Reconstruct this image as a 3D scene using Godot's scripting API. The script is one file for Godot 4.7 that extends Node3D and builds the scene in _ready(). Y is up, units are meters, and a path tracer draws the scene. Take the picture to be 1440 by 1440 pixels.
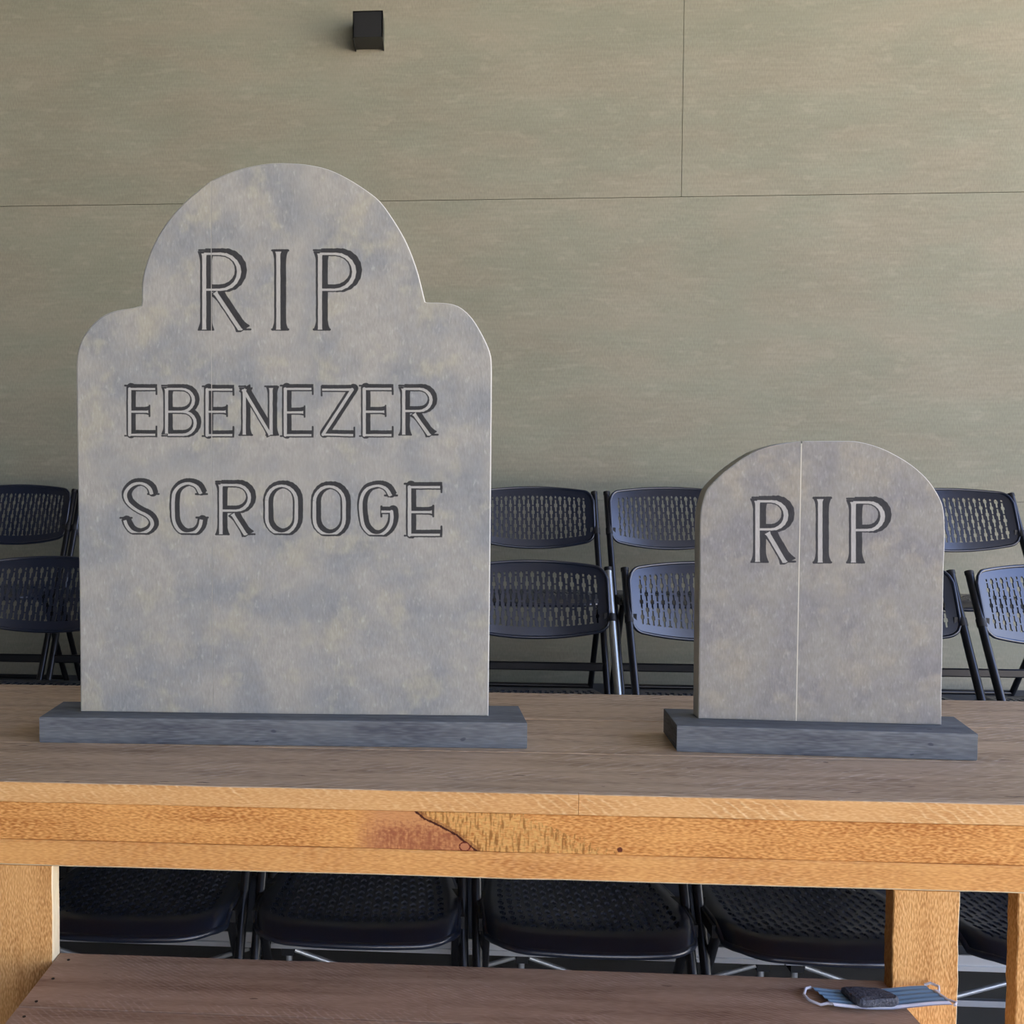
extends Node3D
# Two painted gravestone props on a rough-sawn table in front of tiered folding chairs. Metres, y up; the table runs along x, the camera looks towards -z.

const BIG_LETTERS := [
	[19.7, 12.5, 3.4, [[-142.4, 890.2, -142.8, 751.2], [-142.4, 890.2, -113.1, 890.1, -102.4, 888.5, -92.9, 883.9, -85.3, 876.7, -80.4, 867.7, -78.8, 857.7, -80.5, 847.7, -85.4, 838.7, -93, 831.6, -102.6, 827.1, -113.2, 825.5, -142.6, 825.6], [-122.4, 820.4, -75.8, 751]], [[-155.8, 751.2, -129.8, 751.1], [-155.3, 894.1, -142.3, 894.1], [-86.2, 751.1, -61.6, 751]]],
	[19.7, 12.5, 3.4, [[-7.5, 892.8, -7.5, 750.9]], [[-22.3, 892.9, 7.4, 892.7], [-22.4, 750.9, 7.4, 750.9]]],
	[19.7, 12.5, 3.4, [[68.1, 889.3, 68.3, 750.8], [68.1, 889.3, 95.9, 889.1, 106.4, 887.5, 115.9, 882.9, 123.5, 875.8, 128.3, 866.8, 130, 856.9, 128.4, 846.9, 123.6, 838, 116, 830.9, 106.5, 826.3, 96, 824.8, 68.2, 824.9]], [[53.4, 750.8, 83.1, 750.7], [53.3, 893.2, 68.1, 893.1]]],
	[15.7, 11.8, 3.1, [[-234.3, 645.5, -281, 645.5, -281.5, 561.9, -234.7, 562], [-281.2, 604.1, -247.2, 604.1]], [[-292.1, 649.4, -280.9, 649.4], [-292.7, 558, -281.5, 558], [-234.3, 645.5, -234.4, 633.9], [-234.7, 575, -234.8, 559.4], [-247.2, 613.2, -247.3, 593.7]]],
	[15.7, 11.8, 3.1, [[-213, 645.5, -213.4, 562], [-213, 645.5, -185.5, 645.5, -178.8, 644.5, -172.7, 641.6, -167.8, 637, -164.7, 631.3, -163.7, 624.9, -164.8, 618.5, -167.9, 612.7, -172.8, 608.1, -178.9, 605.2, -185.7, 604.2, -213.2, 604.1], [-213.2, 604.1, -182.8, 604.2, -175.9, 603.1, -169.7, 600.2, -164.8, 595.5, -161.6, 589.7, -160.6, 583.2, -161.7, 576.6, -164.9, 570.8, -169.8, 566.1, -176, 563.1, -182.9, 562.1, -213.4, 562]], [[-224.1, 649.4, -213, 649.4], [-224.5, 558.1, -213.4, 558.1]]],
	[15.7, 11.8, 3.1, [[-92.9, 644.3, -138.6, 644.3, -138.8, 561.5, -93.1, 561.6], [-138.7, 604.2, -104.8, 604.2]], [[-149.6, 648.1, -138.5, 648.1], [-149.9, 557.6, -138.8, 557.6], [-92.9, 644.3, -93, 632.6], [-93.1, 574.5, -93.1, 559], [-104.7, 613.3, -104.8, 593.9]]],
	[15.7, 11.8, 3.1, [[-70.4, 644.3, -70.6, 560.3], [-72.1, 644.3, -22.8, 561.7], [-21.6, 646.8, -21.6, 560.4]], [[-82.3, 559.6, -58.8, 559.7], [-82.5, 648.1, -70.8, 648.1], [-35.1, 648.1, -13, 648.1], [-33.2, 559.7, -15, 559.8]]],
	[15.7, 11.8, 3.1, [[51.8, 645.6, 4.5, 645.6, 4.5, 561.7, 51.9, 561.8], [4.5, 603, 36.9, 603.1]], [[-6.5, 649.4, 4.5, 649.4], [-6.5, 557.8, 4.5, 557.9], [51.8, 645.6, 51.8, 634], [51.9, 574.7, 51.9, 559.2], [36.9, 612.1, 37, 592.8]]],
	[15.7, 11.8, 3.1, [[69.3, 644.3, 126.2, 644.3, 73.3, 563.1, 127.7, 561.9]], [[68, 648.1, 68, 631.4], [127.6, 573.5, 127.7, 556.8]]],
	[15.7, 11.8, 3.1, [[197.1, 645.6, 148.1, 645.6, 148.3, 562, 197.4, 562.1], [148.2, 604.4, 184.3, 604.5]], [[137.1, 649.4, 148.1, 649.4], [137.4, 558.1, 148.3, 558.1], [197.1, 645.6, 197.1, 634], [197.3, 574.9, 197.4, 559.5], [184.3, 613.5, 184.4, 594.2]]],
	[15.7, 11.8, 3.1, [[219.6, 645.6, 220, 560.8], [219.6, 645.6, 248, 645.6, 254.5, 644.6, 260.4, 641.8, 265, 637.4, 268, 631.8, 269.1, 625.7, 268.1, 619.6, 265.1, 614, 260.5, 609.6, 254.7, 606.8, 248.2, 605.8, 219.8, 605.8], [238.5, 600.7, 267, 560.9]], [[209, 560.8, 230.9, 560.8], [208.6, 649.4, 219.6, 649.4], [258.2, 560.9, 279, 560.9]]],
	[17, 12.5, 3.4, [[-241.5, 454, -241.9, 456.2, -242.7, 459.4, -244, 462.5, -246.1, 465.3, -248.8, 468, -251.9, 470.3, -255.5, 471.9, -259.5, 473.1, -263.7, 473.5, -268.1, 473.1, -272.7, 472, -276.9, 470.2, -280.7, 467.6, -284.1, 464.4, -286.8, 461, -288.7, 457.7, -289.8, 454.2, -290.2, 450.6, -289.6, 446.7, -288.2, 442.6, -286.3, 438.8, -283.7, 435.6, -280.6, 432.6, -277.1, 429.7, -273.5, 427, -269.5, 424.5, -265.3, 422, -260.5, 419.6, -255.3, 417.3, -250.9, 414.8, -247.3, 412.1, -244.5, 409.3, -242.4, 406.4, -241, 403.4, -240.3, 400.3, -240.4, 397.3, -241.5, 394.3, -243.3, 391.4, -245.7, 388.7, -248.8, 386.4, -252.5, 384.3, -256.3, 382.8, -260.2, 381.9, -264.2, 381.5, -268.2, 381.7, -272.3, 382.5, -276.3, 383.9, -280, 386, -283.1, 388.8, -285.7, 392.3, -287.8, 395.7, -289.4, 399.2, -290.4, 402.5, -291.1, 404.9]], [[-250.7, 451.4, -231, 451.5], [-302.3, 407.4, -281.2, 407.5]]],
	[17, 12.5, 3.4, [[-150.9, 455, -152.5, 458.3, -154.7, 462.8, -157.4, 466.7, -160.6, 469.3, -164.2, 471.2, -167.9, 472.5, -171.3, 473.3, -174.8, 473.5, -178.4, 473.1, -182.3, 472, -186.4, 470.2, -190.2, 467.9, -193.5, 464.9, -196.5, 461.3, -198.8, 457.4, -200.2, 453.6, -200.9, 449.4, -201.4, 444.4, -201.8, 438, -201.9, 430.7, -201.8, 423.5, -201.6, 416.7, -201.3, 410.1, -200.3, 404, -198.5, 398.5, -196, 393.7, -193.1, 389.7, -189.9, 386.5, -186.3, 384.1, -182.7, 382.5, -179.2, 381.7, -175.7, 381.6, -172.1, 381.9, -168.2, 382.5, -164, 383.5, -160.3, 385.2, -157.2, 388, -154.5, 391.4, -152.4, 395.1, -151, 399.3, -150.3, 403.7, -149.8, 406.8]], [[-162.7, 451.7, -141.8, 451.8], [-161.6, 408.7, -140.6, 408.8]]],
	[17, 12.5, 3.4, [[-113.6, 470.7, -113.8, 378.3], [-113.6, 470.7, -85.6, 470.8, -78, 469.7, -71.1, 466.4, -65.7, 461.3, -62.2, 454.8, -61, 447.5, -62.2, 440.3, -65.7, 433.8, -71.2, 428.6, -78.1, 425.2, -85.7, 424, -113.7, 423.9], [-92.1, 417.5, -67.3, 378.5]], [[-125.6, 378.2, -102, 378.4], [-125.3, 474.6, -113.6, 474.6], [-76.8, 378.5, -54.4, 378.6]]],
	[17, 12.5, 3.4, [[-29.4, 441.3, -28.5, 448.7, -25.7, 455.5, -21.4, 461.4, -15.8, 466, -9.2, 468.8, -2.2, 469.8, 4.8, 468.9, 11.4, 466.1, 17, 461.6, 21.3, 455.7, 24, 448.9, 24.9, 441.5, 24.9, 410.7, 24, 403.4, 21.3, 396.5, 17, 390.6, 11.4, 386, 4.8, 383.1, -2.2, 382.1, -9.3, 383.1, -15.8, 385.9, -21.5, 390.4, -25.8, 396.3, -28.5, 403.1, -29.4, 410.5, -29.4, 441.3]], []],
	[17, 12.5, 3.4, [[57.8, 440.3, 58.8, 447.7, 61.5, 454.5, 65.8, 460.4, 71.4, 465, 77.9, 467.8, 85, 468.8, 92, 467.9, 98.5, 465.1, 104.1, 460.6, 108.5, 454.7, 111.2, 447.9, 112.1, 440.5, 112.2, 409.3, 111.3, 401.9, 108.6, 395, 104.3, 389.1, 98.7, 384.5, 92.1, 381.6, 85.1, 380.6, 78.1, 381.6, 71.5, 384.4, 65.9, 388.9, 61.5, 394.8, 58.8, 401.6, 57.9, 409, 57.8, 440.3]], []],
	[17, 12.5, 3.4, [[196.5, 452.4, 194.8, 455.6, 192.3, 460.2, 189.4, 464, 186, 466.6, 182.1, 468.5, 178.4, 469.8, 175, 470.4, 171.6, 470.3, 168, 469.8, 163.7, 468.8, 159.2, 467.3, 155.1, 465.2, 151.8, 462.3, 149, 458.8, 146.7, 454.8, 144.9, 450.5, 143.7, 445.7, 142.9, 440.6, 142.4, 435, 142.5, 429, 142.9, 422.4, 143.8, 414.6, 145.1, 406.3, 146.9, 399.1, 149.3, 394, 152.3, 390, 155.3, 386.8, 158.1, 384.2, 161, 382.3, 164.4, 381, 168.9, 380.3, 173.9, 380.3, 178.7, 381.1, 182.9, 383, 186.8, 385.8, 190.3, 389, 193.2, 392.6, 195.6, 396.6, 197.4, 400.7, 198.5, 404.6, 199, 408.5, 199.3, 412.3, 199.2, 416.4, 198.8, 420.5, 198.6, 423.3, 177.2, 423.2]], [[183.6, 450.4, 205.6, 450.5], [177.2, 430.3, 177.3, 412.2]]],
	[17, 12.5, 3.4, [[286.1, 468.2, 231.1, 468, 231.5, 381.4, 286.6, 381.7], [231.3, 422.8, 271.5, 423]], [[219.4, 471.9, 231.1, 471.9], [219.8, 377.4, 231.5, 377.5], [286.1, 468.2, 286.2, 456.6], [286.5, 394.6, 286.6, 379.1], [271.5, 432, 271.6, 412.6]]]]
const SMALL_LETTERS := [
	[20.5, 12.5, 3.4, [[-111.1, 445.5, -109.2, 334.5], [-111.1, 445.5, -87.2, 445.6, -79.3, 444.4, -72.1, 440.9, -66.4, 435.4, -62.7, 428.4, -61.3, 420.7, -62.4, 412.9, -65.9, 405.9, -71.4, 400.3, -78.4, 396.6, -86.3, 395.4, -110.2, 395.2], [-92.6, 388.9, -61, 335.1]], [[-121.6, 334.4, -96.9, 334.7], [-123.5, 449.2, -111.2, 449.3], [-70.8, 335, -47.5, 335.2]]],
	[20.5, 12.5, 3.4, [[-3.2, 449.2, -1, 334.5]], [[-18.4, 449.1, 12, 449.3], [-16.2, 334.3, 14.3, 334.7]]],
	[20.5, 12.5, 3.4, [[53.6, 444.5, 55.8, 335.2], [53.6, 444.5, 78.8, 444.6, 86.4, 443.5, 93.4, 440, 98.9, 434.6, 102.6, 427.8, 103.9, 420.2, 102.9, 412.6, 99.5, 405.7, 94.2, 400.3, 87.4, 396.7, 79.8, 395.5, 54.6, 395.2]], [[41.2, 335, 70.3, 335.3], [39, 448.2, 53.5, 448.3]]]]
const BIG_OUTLINE := [-0.3791, 0.043, -0.3793, 0.1808, -0.3804, 0.3782, -0.3817, 0.5481, -0.3822, 0.652, -0.3819, 0.6883, -0.3791, 0.7103, -0.3737, 0.7284, -0.3657, 0.7426, -0.3564, 0.7548, -0.3445, 0.767, -0.3287, 0.7781, -0.3059, 0.7863, -0.2789, 0.7901, -0.2615, 0.7947, -0.2603, 0.8029, -0.2604, 0.8247, -0.2577, 0.8491, -0.2484, 0.8803, -0.2372, 0.9067, -0.2195, 0.936, -0.1986, 0.9627, -0.1738, 0.9867, -0.1421, 1.012, -0.1154, 1.0264, -0.0831, 1.0382, -0.0547, 1.045, -0.0212, 1.0492, 0.0128, 1.0489, 0.0463, 1.0455, 0.0797, 1.0375, 0.1132, 1.022, 0.1466, 1.0011, 0.1733, 0.9798, 0.1978, 0.9466, 0.2178, 0.9133, 0.2315, 0.8828, 0.2417, 0.8536, 0.2483, 0.8294, 0.2555, 0.8001, 0.2587, 0.7988, 0.2869, 0.7981, 0.3092, 0.7943, 0.3259, 0.7846, 0.3413, 0.7687, 0.3555, 0.7464, 0.3672, 0.7234, 0.3737, 0.7056, 0.376, 0.6877, 0.3764, 0.6392, 0.3763, 0.4467, 0.3758, 0.2526, 0.3747, 0.0478]
const SMALL_OUTLINE := [-0.2115, 0.0443, -0.2124, 0.1909, -0.213, 0.3198, -0.2139, 0.3776, -0.2133, 0.4199, -0.2094, 0.4417, -0.2027, 0.4622, -0.1893, 0.4789, -0.1722, 0.4955, -0.1478, 0.5147, -0.1234, 0.5299, -0.0989, 0.5395, -0.0702, 0.5464, -0.0398, 0.5496, -0.0124, 0.5502, 0.0192, 0.5502, 0.0518, 0.5496, 0.0755, 0.5445, 0.0991, 0.5364, 0.1233, 0.5239, 0.1476, 0.5083, 0.172, 0.4864, 0.188, 0.4652, 0.1992, 0.444, 0.2037, 0.4278, 0.206, 0.4065, 0.207, 0.3652, 0.2061, 0.325, 0.2072, 0.1989, 0.2084, 0.0456]

var M := {}
var taken := {}
var rng := RandomNumberGenerator.new()

# ------------------------------------------------------------------ naming
func numbered(called: String) -> String:
	var n: int = taken.get(called, 0)
	taken[called] = n + 1
	return called if n == 0 else "%s_%03d" % [called, n]

func thing(called: String, label: String, category: String, at := Vector3.ZERO, turn := 0.0, group := "") -> Node3D:
	var o := Node3D.new()
	o.name = numbered(called)
	add_child(o)
	o.position = at
	o.rotation.y = turn
	tag(o, label, category, group)
	return o

func tag(o: Node, label: String, category: String, group := "") -> void:
	o.set_meta("label", label)
	o.set_meta("category", category)
	if group != "":
		o.set_meta("group", group)

func obj(called: String, mesh: Mesh, material: Material, parent: Node = self, label := "") -> MeshInstance3D:
	var o := MeshInstance3D.new()
	o.name = numbered(called) if parent == self else called
	o.mesh = mesh
	if material:
		o.material_override = material
	o.cast_shadow = GeometryInstance3D.SHADOW_CASTING_SETTING_ON
	parent.add_child(o, true)
	if label != "":
		o.set_meta("label", label)
	return o

func structure(called: String, mesh: Mesh, material: Material, label: String) -> MeshInstance3D:
	var o := obj(called, mesh, material)
	o.set_meta("kind", "structure")
	o.set_meta("label", label)
	o.set_meta("category", "wall" if called.begins_with("wall") else called.split("_")[0])
	return o

# ------------------------------------------------------------------ mesh helpers
func start() -> SurfaceTool:
	var st := SurfaceTool.new()
	st.begin(Mesh.PRIMITIVE_TRIANGLES)
	return st

func tri(st: SurfaceTool, p: Array, n: Array, uv: Array) -> void:
	var a: Vector3 = p[0]; var b: Vector3 = p[1]; var c: Vector3 = p[2]
	var order := [0, 1, 2] if (c - a).cross(b - a).dot(n[0] + n[1] + n[2]) >= 0.0 else [0, 2, 1]
	for k in order:
		st.set_normal(n[k])
		st.set_uv(uv[k])
		st.add_vertex(p[k])

func quad_n(st: SurfaceTool, p: Array, n: Array, uv: Array) -> void:
	tri(st, [p[0], p[1], p[2]], [n[0], n[1], n[2]], [uv[0], uv[1], uv[2]])
	tri(st, [p[0], p[2], p[3]], [n[0], n[2], n[3]], [uv[0], uv[2], uv[3]])

func quad(st: SurfaceTool, a: Vector3, b: Vector3, c: Vector3, d: Vector3, out: Vector3, uv := [Vector2.ZERO, Vector2.RIGHT, Vector2.ONE, Vector2.DOWN]) -> void:
	var n := (c - a).cross(b - d).normalized()
	if n.dot(out) < 0.0:
		n = -n
	quad_n(st, [a, b, c, d], [n, n, n, n], uv)

func box(st: SurfaceTool, lo: Vector3, hi: Vector3) -> void:
	var x := [lo.x, hi.x]; var y := [lo.y, hi.y]; var z := [lo.z, hi.z]
	for s in 2:
		var o := 1.0 if s else -1.0
		quad(st, Vector3(x[s], y[0], z[0]), Vector3(x[s], y[0], z[1]), Vector3(x[s], y[1], z[1]), Vector3(x[s], y[1], z[0]), Vector3(o, 0, 0), [Vector2(z[0], -y[0]), Vector2(z[1], -y[0]), Vector2(z[1], -y[1]), Vector2(z[0], -y[1])])
		quad(st, Vector3(x[0], y[s], z[0]), Vector3(x[1], y[s], z[0]), Vector3(x[1], y[s], z[1]), Vector3(x[0], y[s], z[1]), Vector3(0, o, 0), [Vector2(x[0], z[0]), Vector2(x[1], z[0]), Vector2(x[1], z[1]), Vector2(x[0], z[1])])
		quad(st, Vector3(x[0], y[0], z[s]), Vector3(x[1], y[0], z[s]), Vector3(x[1], y[1], z[s]), Vector3(x[0], y[1], z[s]), Vector3(0, 0, o), [Vector2(x[0], -y[0]), Vector2(x[1], -y[0]), Vector2(x[1], -y[1]), Vector2(x[0], -y[1])])

func box_mesh(lo: Vector3, hi: Vector3) -> Mesh:
	var st := start()
	box(st, lo, hi)
	return st.commit()

func tube(st: SurfaceTool, pts: Array, r: float, sides := 10, caps := true) -> void:
	var side := Vector3.ZERO
	var rings := []
	for i in pts.size():
		var a: Vector3 = pts[maxi(i - 1, 0)]
		var b: Vector3 = pts[mini(i + 1, pts.size() - 1)]
		var t := (b - a).normalized()
		if side == Vector3.ZERO:
			side = t.cross(Vector3.UP if absf(t.y) < 0.9 else Vector3.RIGHT).normalized()
		side = (side - t * side.dot(t)).normalized()
		var up := t.cross(side)
		var ring := []
		for k in sides:
			var w := TAU * k / sides
			ring.append(side * cos(w) + up * sin(w))
		rings.append(ring)
	for i in pts.size() - 1:
		for k in sides:
			var k2 := (k + 1) % sides
			quad_n(st, [pts[i] + rings[i][k] * r, pts[i] + rings[i][k2] * r, pts[i + 1] + rings[i + 1][k2] * r, pts[i + 1] + rings[i + 1][k] * r], [rings[i][k], rings[i][k2], rings[i + 1][k2], rings[i + 1][k]], [Vector2(0, i), Vector2(0.1, i), Vector2(0.1, i + 1), Vector2(0, i + 1)])
	if caps:
		for e in [0, pts.size() - 1]:
			var t: Vector3 = (pts[1] - pts[0]).normalized() * -1.0 if e == 0 else (pts[e] - pts[e - 1]).normalized()
			for k in sides:
				tri(st, [pts[e], pts[e] + rings[e][k] * r, pts[e] + rings[e][(k + 1) % sides] * r], [t, t, t], [Vector2.ZERO, Vector2.ZERO, Vector2.ZERO])

func tube_mesh(pts: Array, r: float, sides := 10) -> Mesh:
	var st := start()
	tube(st, pts, r, sides)
	return st.commit()

# A sawn board: long axis "x" (cross-section y, z) or "y" (cross-section x, z), bevelled, its edges a little uneven. Surface 0 is the p-max face (the top of a lying board), surface 1 the rest.
func timber(axis: String, a0: float, a1: float, b0: float, b1: float, c0: float, c1: float, bev: float, seg: int, jit: float, m_top: Material, m_side: Material, seed_: int, first := [0, 1, 7]) -> ArrayMesh:
	var r := RandomNumberGenerator.new()
	r.seed = seed_
	var base := [Vector2(b1, c0 + bev), Vector2(b1, c1 - bev), Vector2(b1 - bev, c1), Vector2(b0 + bev, c1), Vector2(b0, c1 - bev), Vector2(b0, c0 + bev), Vector2(b0 + bev, c0), Vector2(b1 - bev, c0)]
	var mid := Vector2((b0 + b1) / 2, (c0 + c1) / 2)
	var rings := []
	for i in seg + 1:
		var ring := []
		var jp := r.randfn(0, jit); var jq := r.randfn(0, jit)
		var jb := absf(r.randfn(0, jit))
		for k in 8:
			var v: Vector2 = base[k]
			v += Vector2(jp if v.x < mid.x else jp * 0.3, jq if v.y > mid.y else 0.0) * 0.5
			if k in [1, 2]:
				v -= (v - mid).normalized() * jb * 0.6
			ring.append(v)
		rings.append(ring)
	var uvo := Vector2(seed_ * 0.377, seed_ * 0.1631)
	var tool := [start(), start()]
	var at := func(i: int, k: int) -> Vector3:
		var t := a0 + (a1 - a0) * i / seg
		var v: Vector2 = rings[i][k]
		return Vector3(t, v.x, v.y) if axis == "x" else Vector3(v.x, t, v.y)
	for i in seg:
		var t0 := a0 + (a1 - a0) * i / seg
		var t1 := a0 + (a1 - a0) * (i + 1) / seg
		for k in 8:
			var k2 := (k + 1) % 8
			var p := [at.call(i, k), at.call(i, k2), at.call(i + 1, k2), at.call(i + 1, k)]
			var u := func(v: Vector2) -> float: return v.y if k in [0, 4] else -v.x
			var uv := [Vector2(t0, u.call(rings[i][k])) + uvo, Vector2(t0, u.call(rings[i][k2])) + uvo, Vector2(t1, u.call(rings[i + 1][k2])) + uvo, Vector2(t1, u.call(rings[i + 1][k])) + uvo]
			var mv: Vector2 = (base[k] + base[k2]) / 2 - mid
			if k in [0, 4]: mv.y = 0
			if k in [2, 6]: mv.x = 0
			var out := Vector3(0, mv.x, mv.y) if axis == "x" else Vector3(mv.x, 0, mv.y)
			quad(tool[0 if k in first else 1], p[0], p[1], p[2], p[3], out, uv)
	for e in [0, seg]:
		var n := (Vector3.RIGHT if axis == "x" else Vector3.UP) * (-1.0 if e == 0 else 1.0)
		for k in range(1, 7):
			tri(tool[1], [at.call(e, 0), at.call(e, k), at.call(e, k + 1)], [n, n, n], [rings[e][0] + uvo, rings[e][k] + uvo, rings[e][k + 1] + uvo])
	var mesh: ArrayMesh = tool[0].commit()
	tool[1].commit(mesh)
	mesh.surface_set_material(0, m_top)
	mesh.surface_set_material(1, m_side)
	return mesh

func points(flat: Array) -> PackedVector2Array:
	var out := PackedVector2Array()
	for i in range(0, flat.size(), 2):
		out.append(Vector2(flat[i], flat[i + 1]))
	return out

func smoothed(poly: PackedVector2Array, steps := 3) -> PackedVector2Array:
	var out := PackedVector2Array()
	var n := poly.size()
	for i in n:
		var a := poly[(i + n - 1) % n]; var b := poly[i]; var c := poly[(i + 1) % n]; var d := poly[(i + 2) % n]
		var sharp_b := absf((b - a).angle_to(c - b)) > 0.6
		var sharp_c := absf((c - b).angle_to(d - c)) > 0.6
		for k in steps:
			var t := float(k) / steps
			out.append(b.lerp(c, t) if sharp_b or sharp_c or b.distance_to(c) > 0.08 else b.cubic_interpolate(c, a, d, t))
	return out

# A plate with a rounded edge: outline in xy, front face at z1, back face at z0. Surface 0 is the front, surface 1 the edge and the back. tight(x) tells which vertices get hardly any rounding.
func plate(poly: PackedVector2Array, z0: float, z1: float, bev: float, tight: Callable, uv_of: Callable, m_front: Material, m_edge: Material) -> ArrayMesh:
	if Geometry2D.is_polygon_clockwise(poly):
		poly.reverse()
	var n := poly.size()
	var normal := []
	for i in n:
		var e0 := (poly[i] - poly[(i + n - 1) % n]).normalized()
		var e1 := (poly[(i + 1) % n] - poly[i]).normalized()
		normal.append([Vector2(e0.y, -e0.x), Vector2(e1.y, -e1.x), (Vector2(e0.y, -e0.x) + Vector2(e1.y, -e1.x)).normalized(), absf(e0.angle_to(e1)) < 0.6])
	var rings := []   # each: [inset, z, tilt]
	for k in 4:
		var w := PI / 2 * k / 3
		rings.append([bev * (1 - sin(w)), z1 - bev * (1 - cos(w)), w])
	rings.append([0.0, z0 + bev, PI / 2])
	rings.append([bev, z0, PI / 2 + 0.8])
	var pos := func(i: int, k: int) -> Vector3:
		var ins: float = rings[k][0]
		if tight.call(poly[i]):
			ins *= 0.12
		var v: Vector2 = poly[i] - normal[i][2] * ins
		return Vector3(v.x, v.y, rings[k][1])
	var front := start()
	var edge := start()
	var inner := PackedVector2Array()
	for i in n:
		var v: Vector3 = pos.call(i, 0)
		inner.append(Vector2(v.x, v.y))
	var idx := Geometry2D.triangulate_polygon(inner)
	var b: Vector3 = Vector3.BACK
	for t in range(0, idx.size(), 3):
		var p := []; var q := []; var uv := []
		for c in 3:
			var v := inner[idx[t + c]]
			p.append(Vector3(v.x, v.y, z1)); q.append(Vector3(v.x, v.y, z0)); uv.append(uv_of.call(v))
		tri(front, p, [b, b, b], uv)
		tri(edge, q, [-b, -b, -b], uv)
	var along := 0.0
	for i in n:
		var j := (i + 1) % n
		var l := poly[i].distance_to(poly[j])
		for k in rings.size() - 1:
			var nn := []
			for c in [[i, k], [j, k], [j, k + 1], [i, k + 1]]:
				var f: Vector2 = normal[c[0]][2] if normal[c[0]][3] else (normal[c[0]][1] if c[0] == i else normal[c[0]][0])
				var w: float = rings[c[1]][2]
				nn.append(Vector3(f.x * sin(w), f.y * sin(w), cos(w)).normalized())
			quad_n(front if k < 1 else edge, [pos.call(i, k), pos.call(j, k), pos.call(j, k + 1), pos.call(i, k + 1)], nn, [uv_of.call(poly[i]), uv_of.call(poly[j]), uv_of.call(poly[j]), uv_of.call(poly[i])] if k < 1 else [Vector2(along, rings[k][1]), Vector2(along + l, rings[k][1]), Vector2(along + l, rings[k + 1][1]), Vector2(along, rings[k + 1][1])])
		along += l
	var mesh: ArrayMesh = front.commit()
	edge.commit(mesh)
	mesh.surface_set_material(0, m_front)
	mesh.surface_set_material(1, m_edge)
	return mesh

# ------------------------------------------------------------------ textures
func noise(seed_: int, freq: float, w: int, h: int, stretch_x := 1, stretch_y := 1, octaves := 4) -> PackedByteArray:
	var f := FastNoiseLite.new()
	f.seed = seed_
	f.noise_type = FastNoiseLite.TYPE_SIMPLEX_SMOOTH
	f.frequency = freq
	f.fractal_octaves = octaves
	var im := f.get_seamless_image(maxi(w / stretch_x, 2), maxi(h / stretch_y, 2))
	im.convert(Image.FORMAT_L8)
	if stretch_x > 1 or stretch_y > 1:
		im.resize(w, h, Image.INTERPOLATE_CUBIC)
	return im.get_data()

func rgb_image(data: PackedByteArray, w: int, h: int) -> Image:
	return Image.create_from_data(w, h, false, Image.FORMAT_RGB8, data)

func bump(data: PackedByteArray, w: int, h: int, scale: float) -> ImageTexture:
	var im := Image.create_from_data(w, h, false, Image.FORMAT_L8, data)
	im.bump_map_to_normal_map(scale)
	return ImageTexture.create_from_image(im)

func put(data: PackedByteArray, i: int, c: Vector3) -> void:
	data[i] = clampi(int(c.x), 0, 255)
	data[i + 1] = clampi(int(c.y), 0, 255)
	data[i + 2] = clampi(int(c.z), 0, 255)

func plain(c: Color, rough: float, metal := 0.0, spec := 0.5) -> StandardMaterial3D:
	var m := StandardMaterial3D.new()
	m.albedo_color = c
	m.roughness = rough
	m.metallic = metal
	m.metallic_specular = spec
	return m

func textured(im: Image, nrm: ImageTexture, size: Vector2, rough: float, strength := 1.0, spec := 0.5) -> StandardMaterial3D:
	var m := plain(Color.WHITE, rough, 0.0, spec)
	m.albedo_texture = ImageTexture.create_from_image(im)
	m.uv1_scale = Vector3(1.0 / size.x, 1.0 / size.y, 1)
	if nrm:
		m.normal_enabled = true
		m.normal_texture = nrm
		m.normal_scale = strength
	return m

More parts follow.
